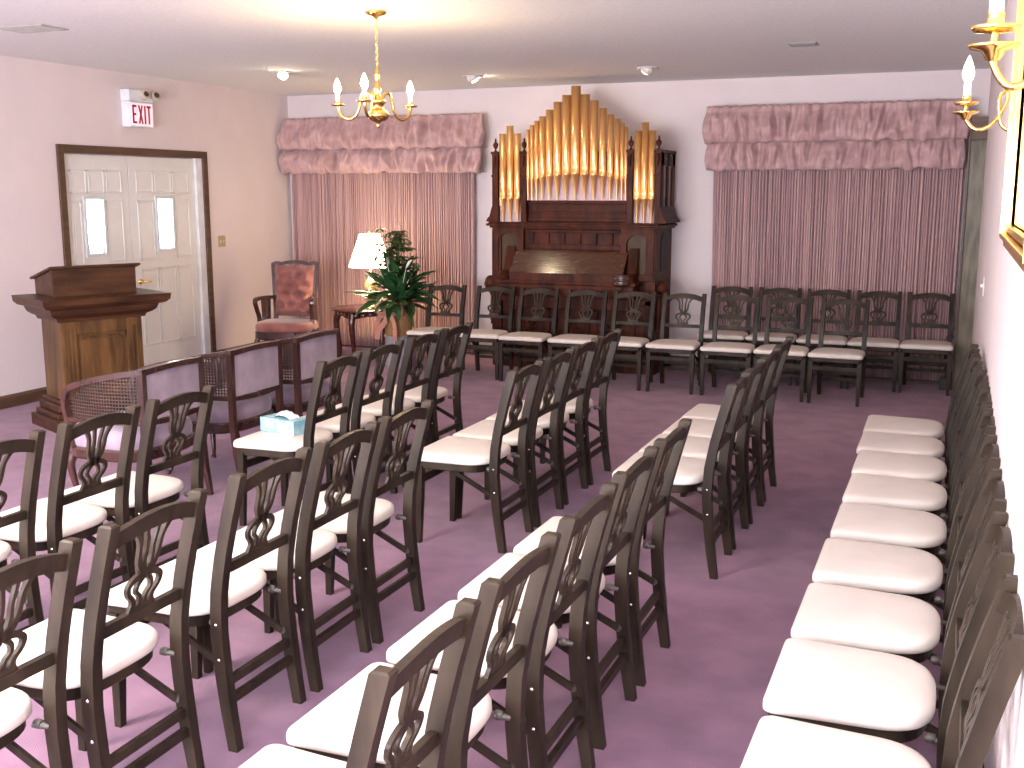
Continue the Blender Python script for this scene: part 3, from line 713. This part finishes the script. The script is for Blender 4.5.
for x, y, z, az, tw in ((-.14, -.16, .70, 150, .6), (.0, -.2, .70, 110, 1.1), (.18, -.16, .68, 25, .5), (.02, .02, 1.09, 80, .4)):
    b = MB(); leaf(b, (x, y, z), R(az), R(62 if z < 1 else 20), .14 if z < 1 else .06, .03, .3, tw)
    b.tube([(x * .2, y * .2, .36), (x, y, z)], .003, 5)
    b.build('flower', 'spathe', pl, fix=False)

# ---------------------------------------------------------------- chandelier
cx_, cy_ = -3.31, 5.95
ch = thing('chandelier', 'polished brass three-candle chandelier hanging from the ceiling', 'chandelier', (cx_, cy_, H))
MB().lathe([(.0, 0), (.062, -.002), (.066, -.012), (.05, -.022), (.02, -.03), (.006, -.045), (0, -.046)], n=24).build('ceiling_canopy', 'brass', ch)
b = MB()
z = -.045
k = 0
while z > -.325:
    pts = []
    for j in range(13):
        a = 2 * PI * j / 12; u_ = .0075 * math.cos(a); w_ = .014 * math.sin(a)
        pts.append((u_ if k % 2 else 0, 0 if k % 2 else u_, z - .012 + w_))
    b.tube(pts, .0022, 5); z -= .021; k += 1
b.build('chain', 'brass', ch)
MB().lathe([(.004, -.32), (.012, -.33), (.008, -.345), (.020, -.36), (.012, -.375), (.010, -.42), (.018, -.44), (.024, -.46), (.014, -.48), (.022, -.50), (.046, -.515), (.052, -.53), (.036, -.545), (.028, -.56), (.048, -.575), (.068, -.595), (.070, -.612), (.052, -.635), (.018, -.648), (.008, -.655), (.012, -.667), (.006, -.68), (0, -.685)], n=24).build('column', 'brass', ch)
def candle(parent, p, mt, s=1.0):
    x, y, z = p
    MB().lathe([(.0, 0), (.006, 0), (.030 * s, .004), (.036 * s, .012), (.034 * s, .013), (.014 * s, .010), (.012 * s, .03), (.014 * s, .034), (.0, .034)], p, 18).build('drip_cup', 'brass', parent)
    MB().lathe([(.0105 * s, .03), (.0105 * s, .075)], p, 12).build('candle_sleeve', 'candle', parent)
    MB().lathe([(.006 * s, .075), (.013 * s, .088), (.0165 * s, .105), (.014 * s, .125), (.008 * s, .145), (.003 * s, .16), (.0, .165)], p, 10).build('bulb', mt, parent)
for va in (162, 253, 38):
    a = R(va + 29); c, s_ = math.cos(a), math.sin(a); Rr = .255
    path = smooth_path([(.03, -.525), (.06, -.475), (.095, -.478), (.115, -.53), (.14, -.60), (.19, -.63), (.235, -.61), (Rr, -.575), (Rr, -.555)], 5) if False else smooth_path([(.03, 0, -.53), (.055, 0, -.480), (.090, 0, -.474), (.110, 0, -.525), (.130, 0, -.590), (.175, 0, -.625), (.225, 0, -.612), (.250, 0, -.575), (Rr, 0, -.545)], 5)
    o = MB().tube([(p.x * c, p.x * s_, p.z) for p in path], .0095, 8).build('arm', 'brass', ch)
    candle(o, (Rr * c, Rr * s_, -.55), 'bulb', 1.3)

# ---------------------------------------------------------------- wall sconces and gilt mirror
def sconce(y, x, z, label, zp, two=False):
    r = thing('wall_sconce', label, 'sconce', (X1, y, zp))
    dx = x - X1; dz = z - zp
    MB().lathe([(.0, .028), (.02, .026), (.045, .014), (.050, 0)], n=20, xf=Matrix.Rotation(R(-90), 4, 'Y')).build('wall_plate', 'brass', r)
    o = MB().tube(smooth_path([(-.01, 0, 0), (dx * .35, 0, .025), (dx * .42, 0, .10 * 1.1), (dx * .30, 0, .135), (dx * .30, 0, .095), (dx * .52, 0, .03), (dx * .80, 0, dz * .25 - .01), (dx, 0, dz * .55), (dx, 0, dz)], 6), .0065, 8).build('arm', 'brass', r)
    MB().lathe([(.0, -.025), (.012, -.02), (.020, -.005), (.040, .0), (.044, .006), (.0, .008)], (dx, 0, dz - .024), 18).build('lower_cup', 'brass', o)
    candle(o, (dx, 0, dz), 'sbulb', 1.15)
    return r
sconce(4.05, -.005, 2.02, 'brass candle sconce on the right wall, beyond the gilt mirror', 1.93)
sconce(2.12, .035, 2.005, 'brass candle sconce at the top right corner, on the near side of the mirror', 1.90, True)
mi = thing('wall_mirror', 'gilt framed mirror on the right wall between the two sconces', 'mirror', (X1, 3.10, 1.565))
b = MB()
ya, yb_, za, zb_ = -.75, .75, 0, 1.05
for o_, xx, th in ((0, -.036, .02), (.028, -.050, .016), (.05, -.036, .02)):
    b.box(xx, 0, ya + o_, ya + o_ + th, za + o_, zb_ - o_, .004).box(xx, 0, yb_ - o_ - th, yb_ - o_, za + o_, zb_ - o_, .004)
    b.box(xx, 0, ya + o_, yb_ - o_, za + o_, za + o_ + th, .004).box(xx, 0, ya + o_, yb_ - o_, zb_ - o_ - th, zb_ - o_, .004)
b.box(-.02, 0, ya, yb_, za, za + .07).box(-.02, 0, ya, yb_, zb_ - .07, zb_).box(-.02, 0, ya, ya + .07, za, zb_).box(-.02, 0, yb_ - .07, yb_, za, zb_)
b.build('mirror_frame', 'gold', mi)
MB().box(-.015, -.008, ya + .06, yb_ - .06, za + .06, zb_ - .06).build('mirror_glass', 'mirror', mi)

# ---------------------------------------------------------------- exit sign, plates, ceiling fixtures
ex = thing('exit_sign', 'white box exit sign with twin emergency lamps above the double doors', 'exit sign', (X0, 8.17, 2.32))
MB().box(0, .095, -.155, .155, 0, .225, .006).build('sign_box', 'white_plastic', ex)
MB().box(0, .098, -.158, .158, .228, .33, .006).build('battery_box', 'white_plastic', ex)
MB().box(.095, .098, -.145, .145, .012, .212, .001).build('sign_face', 'sign_face', ex)
L = MB(); hx0, hx1 = .098, .100
zb0, zt0 = .03, .195; th = .020
def lb(y0, y1, z0, z1): L.box(hx0, hx1, y0, y1, z0, z1)
def diag(ya, za, yc, zc):
    L.add([(hx0, ya - th / 2, za), (hx0, ya + th / 2, za), (hx0, yc + th / 2, zc), (hx0, yc - th / 2, zc), (hx1, ya - th / 2, za), (hx1, ya + th / 2, za), (hx1, yc + th / 2, zc), (hx1, yc - th / 2, zc)], [(0, 1, 2, 3), (4, 5, 6, 7), (0, 1, 5, 4), (1, 2, 6, 5), (2, 3, 7, 6), (3, 0, 4, 7)])
e0 = -.125
lb(e0, e0 + th, zb0, zt0); lb(e0, e0 + .055, zb0, zb0 + .02); lb(e0, e0 + .055, zt0 - .02, zt0); lb(e0, e0 + .045, .103, .122)
diag(e0 + .085, zb0, e0 + .13, zt0); diag(e0 + .13, zb0, e0 + .085, zt0)
lb(e0 + .155, e0 + .155 + th, zb0, zt0)
lb(e0 + .19, e0 + .245, zt0 - .02, zt0); lb(e0 + .2075, e0 + .2275, zb0, zt0)
L.build('exit_lettering', 'sign_red', ex)
for yy in (.02, .16):
    rot = Matrix.Translation((.12, yy, .285)) @ Matrix.Rotation(R(70), 4, 'Y') @ Matrix.Rotation(R(15), 4, 'X')
    o = MB().lathe([(.012, -.035), (.03, -.03), (.042, 0), (.046, .028), (.040, .03), (.0, .03)], n=18, xf=rot).tube([(.06, yy - .02, .30), (.10, yy, .29)], .014, 8).build('lamp_head', 'lamp_head', ex)
    MB().lathe([(.0, .032), (.026, .032), (.026, .036), (0, .038)], n=16, xf=rot).build('lens', 'lens', o)
sw = thing('switch_plate', 'tan light switch plate on the left wall right of the doors', 'light switch', (X0, 9.38, 1.23))
MB().box(0, .007, -.058, .058, -.058, .058, .003).build('plate', 'beige_plate', sw)
for q in (-.024, .024): MB().box(.006, .014, q - .005, q + .005, -.012, .012, .002).build('toggle', 'ivory', sw)
sw = thing('switch_plate', 'ivory light switch plate on the right wall before the timber jamb', 'light switch', (X1, 7.45, 1.15))
MB().box(-.007, 0, -.036, .036, -.06, .06, .003).build('plate', 'ivory', sw)
MB().box(-.022, -.006, -.005, .005, -.006, .014, .002).build('toggle', 'ivory', sw)

def eyeball(x, y, lit, tilt, az, label):
    r = thing('recessed_light', label, 'ceiling light', (x, y, H), 0, None)
    MB().lathe([(.052, -.001), (.095, -.002), (.098, -.008), (.090, -.013), (.060, -.012), (.052, -.004)], n=28).build('trim_ring', 'trimring', r)
    xf = Matrix.Rotation(az, 4, 'Z') @ Matrix.Rotation(tilt, 4, 'Y')
    MB().lathe([(.052, .02), (.062, -.005), (.058, -.030), (.048, -.046), (.044, -.046), (.044, -.03), (0, -.03)], n=24, xf=xf).build('eyeball', 'trimring', r)
    MB().lathe([(.0, -.034), (.030, -.034), (.040, -.042), (.038, -.052), (.02, -.060), (0, -.062)], n=14, xf=xf).build('bulb', lit, r)
    return r
eyeball(-5.73, 8.57, 'spotbulb', R(40), R(120), 'brightly lit recessed eyeball light in the ceiling near the left curtain')
eyeball(-4.28, 9.50, 'spotbulb', R(35), R(217), 'recessed eyeball light in the ceiling just left of the organ pipes')
eyeball(-2.59, 9.45, 'dimbulb', R(35), R(-20), 'recessed eyeball light in the ceiling right of the organ pipes')
v = thing('ceiling_vent', 'small dark grey square ceiling grille above the right curtain', 'vent', (-1.14, 8.42, H))
MB().box(-.10, .10, -.09, .09, -.006, 0, .002).build('frame', 'vent', v)
b = MB()
for k in range(6): b.box(-.085, .085, -.072 + k * .026, -.072 + k * .026 + .014, -.010, -.006)
b.build('louvre', 'grille', v)
v = thing('ceiling_vent', 'faint flat beige ceiling vent cover at the upper left', 'vent', (-5.75, 5.70, H))
MB().box(-.20, .20, -.12, .12, -.008, 0, .003).build('frame', 'vent', v)
b = MB()
for k in range(7): b.box(-.18, .18, -.10 + k * .03, -.10 + k * .03 + .012, -.012, -.008)
b.build('louvre', 'vent', v)
cd = thing('power_cord', 'black cord with a plug adapter hanging beside the right curtain', 'cord', (.0, 10.30, 0))
MB().tube(smooth_path([(.02, -.02, .46), (-.02, -.04, .50), (-.055, -.04, .40), (-.03, -.05, .25), (-.05, -.05, .12), (-.02, -.05, .05)], 6), .005, 6).build('cable', 'cord', cd)
MB().box(-.075, .02, -.09, -.02, 0, .11, .01).build('adapter', 'cord', cd)

# ---------------------------------------------------------------- light
w = bpy.data.worlds.new('World'); SC.world = w; w.use_nodes = True
w.node_tree.nodes['Background'].inputs[0].default_value = (.75, .82, 1, 1); w.node_tree.nodes['Background'].inputs[1].default_value = .05
def area(name, loc, rot, size, sy, power, col, spread=180):
    l = bpy.data.lights.new(name, 'AREA'); l.shape = 'RECTANGLE'; l.size = size; l.size_y = sy; l.energy = power; l.color = col; l.spread = R(spread)
    o = bpy.data.objects.new(name, l); COL.objects.link(o); o.location = loc; o.rotation_euler = rot; return o
area('cool_fill_light', (-3.4, Y0 + .05, 1.45), (R(112), 0, 0), 5.5, 1.9, 860, (.80, .88, 1.0))  # unseen cool fill, added at the front wall to brighten room and ceiling
area('camera_flash', (-.04, -.05, 1.86), (R(80), 0, R(22)), .10, .06, 24, (.92, .95, 1.0))
for i, (x, y) in enumerate(((-3.3, .9),)):   # unseen warm fill, added over the near seats; no fixture hangs there
    l = bpy.data.lights.new('warm_fill_light', 'POINT'); l.energy = 180; l.color = (1, .86, .70); l.shadow_soft_size = .25
    o = bpy.data.objects.new('warm_fill_light', l); COL.objects.link(o); o.location = (x, y, 2.3)

cam = bpy.data.cameras.new('Camera'); co = bpy.data.objects.new('Camera', cam); COL.objects.link(co)
co.location = (0, 0, 1.7357); co.rotation_euler = (R(90 - 10.051), 0, R(22.227)); cam.sensor_width = 36; cam.lens = 1083.6 / 1024 * 36; cam.clip_start = .02
SC.camera = co
SC.view_settings.view_transform = 'Standard'; SC.view_settings.look = 'None'; SC.view_settings.gamma = 1
SC.view_settings.use_curve_mapping = False; SC.view_settings.exposure = .55
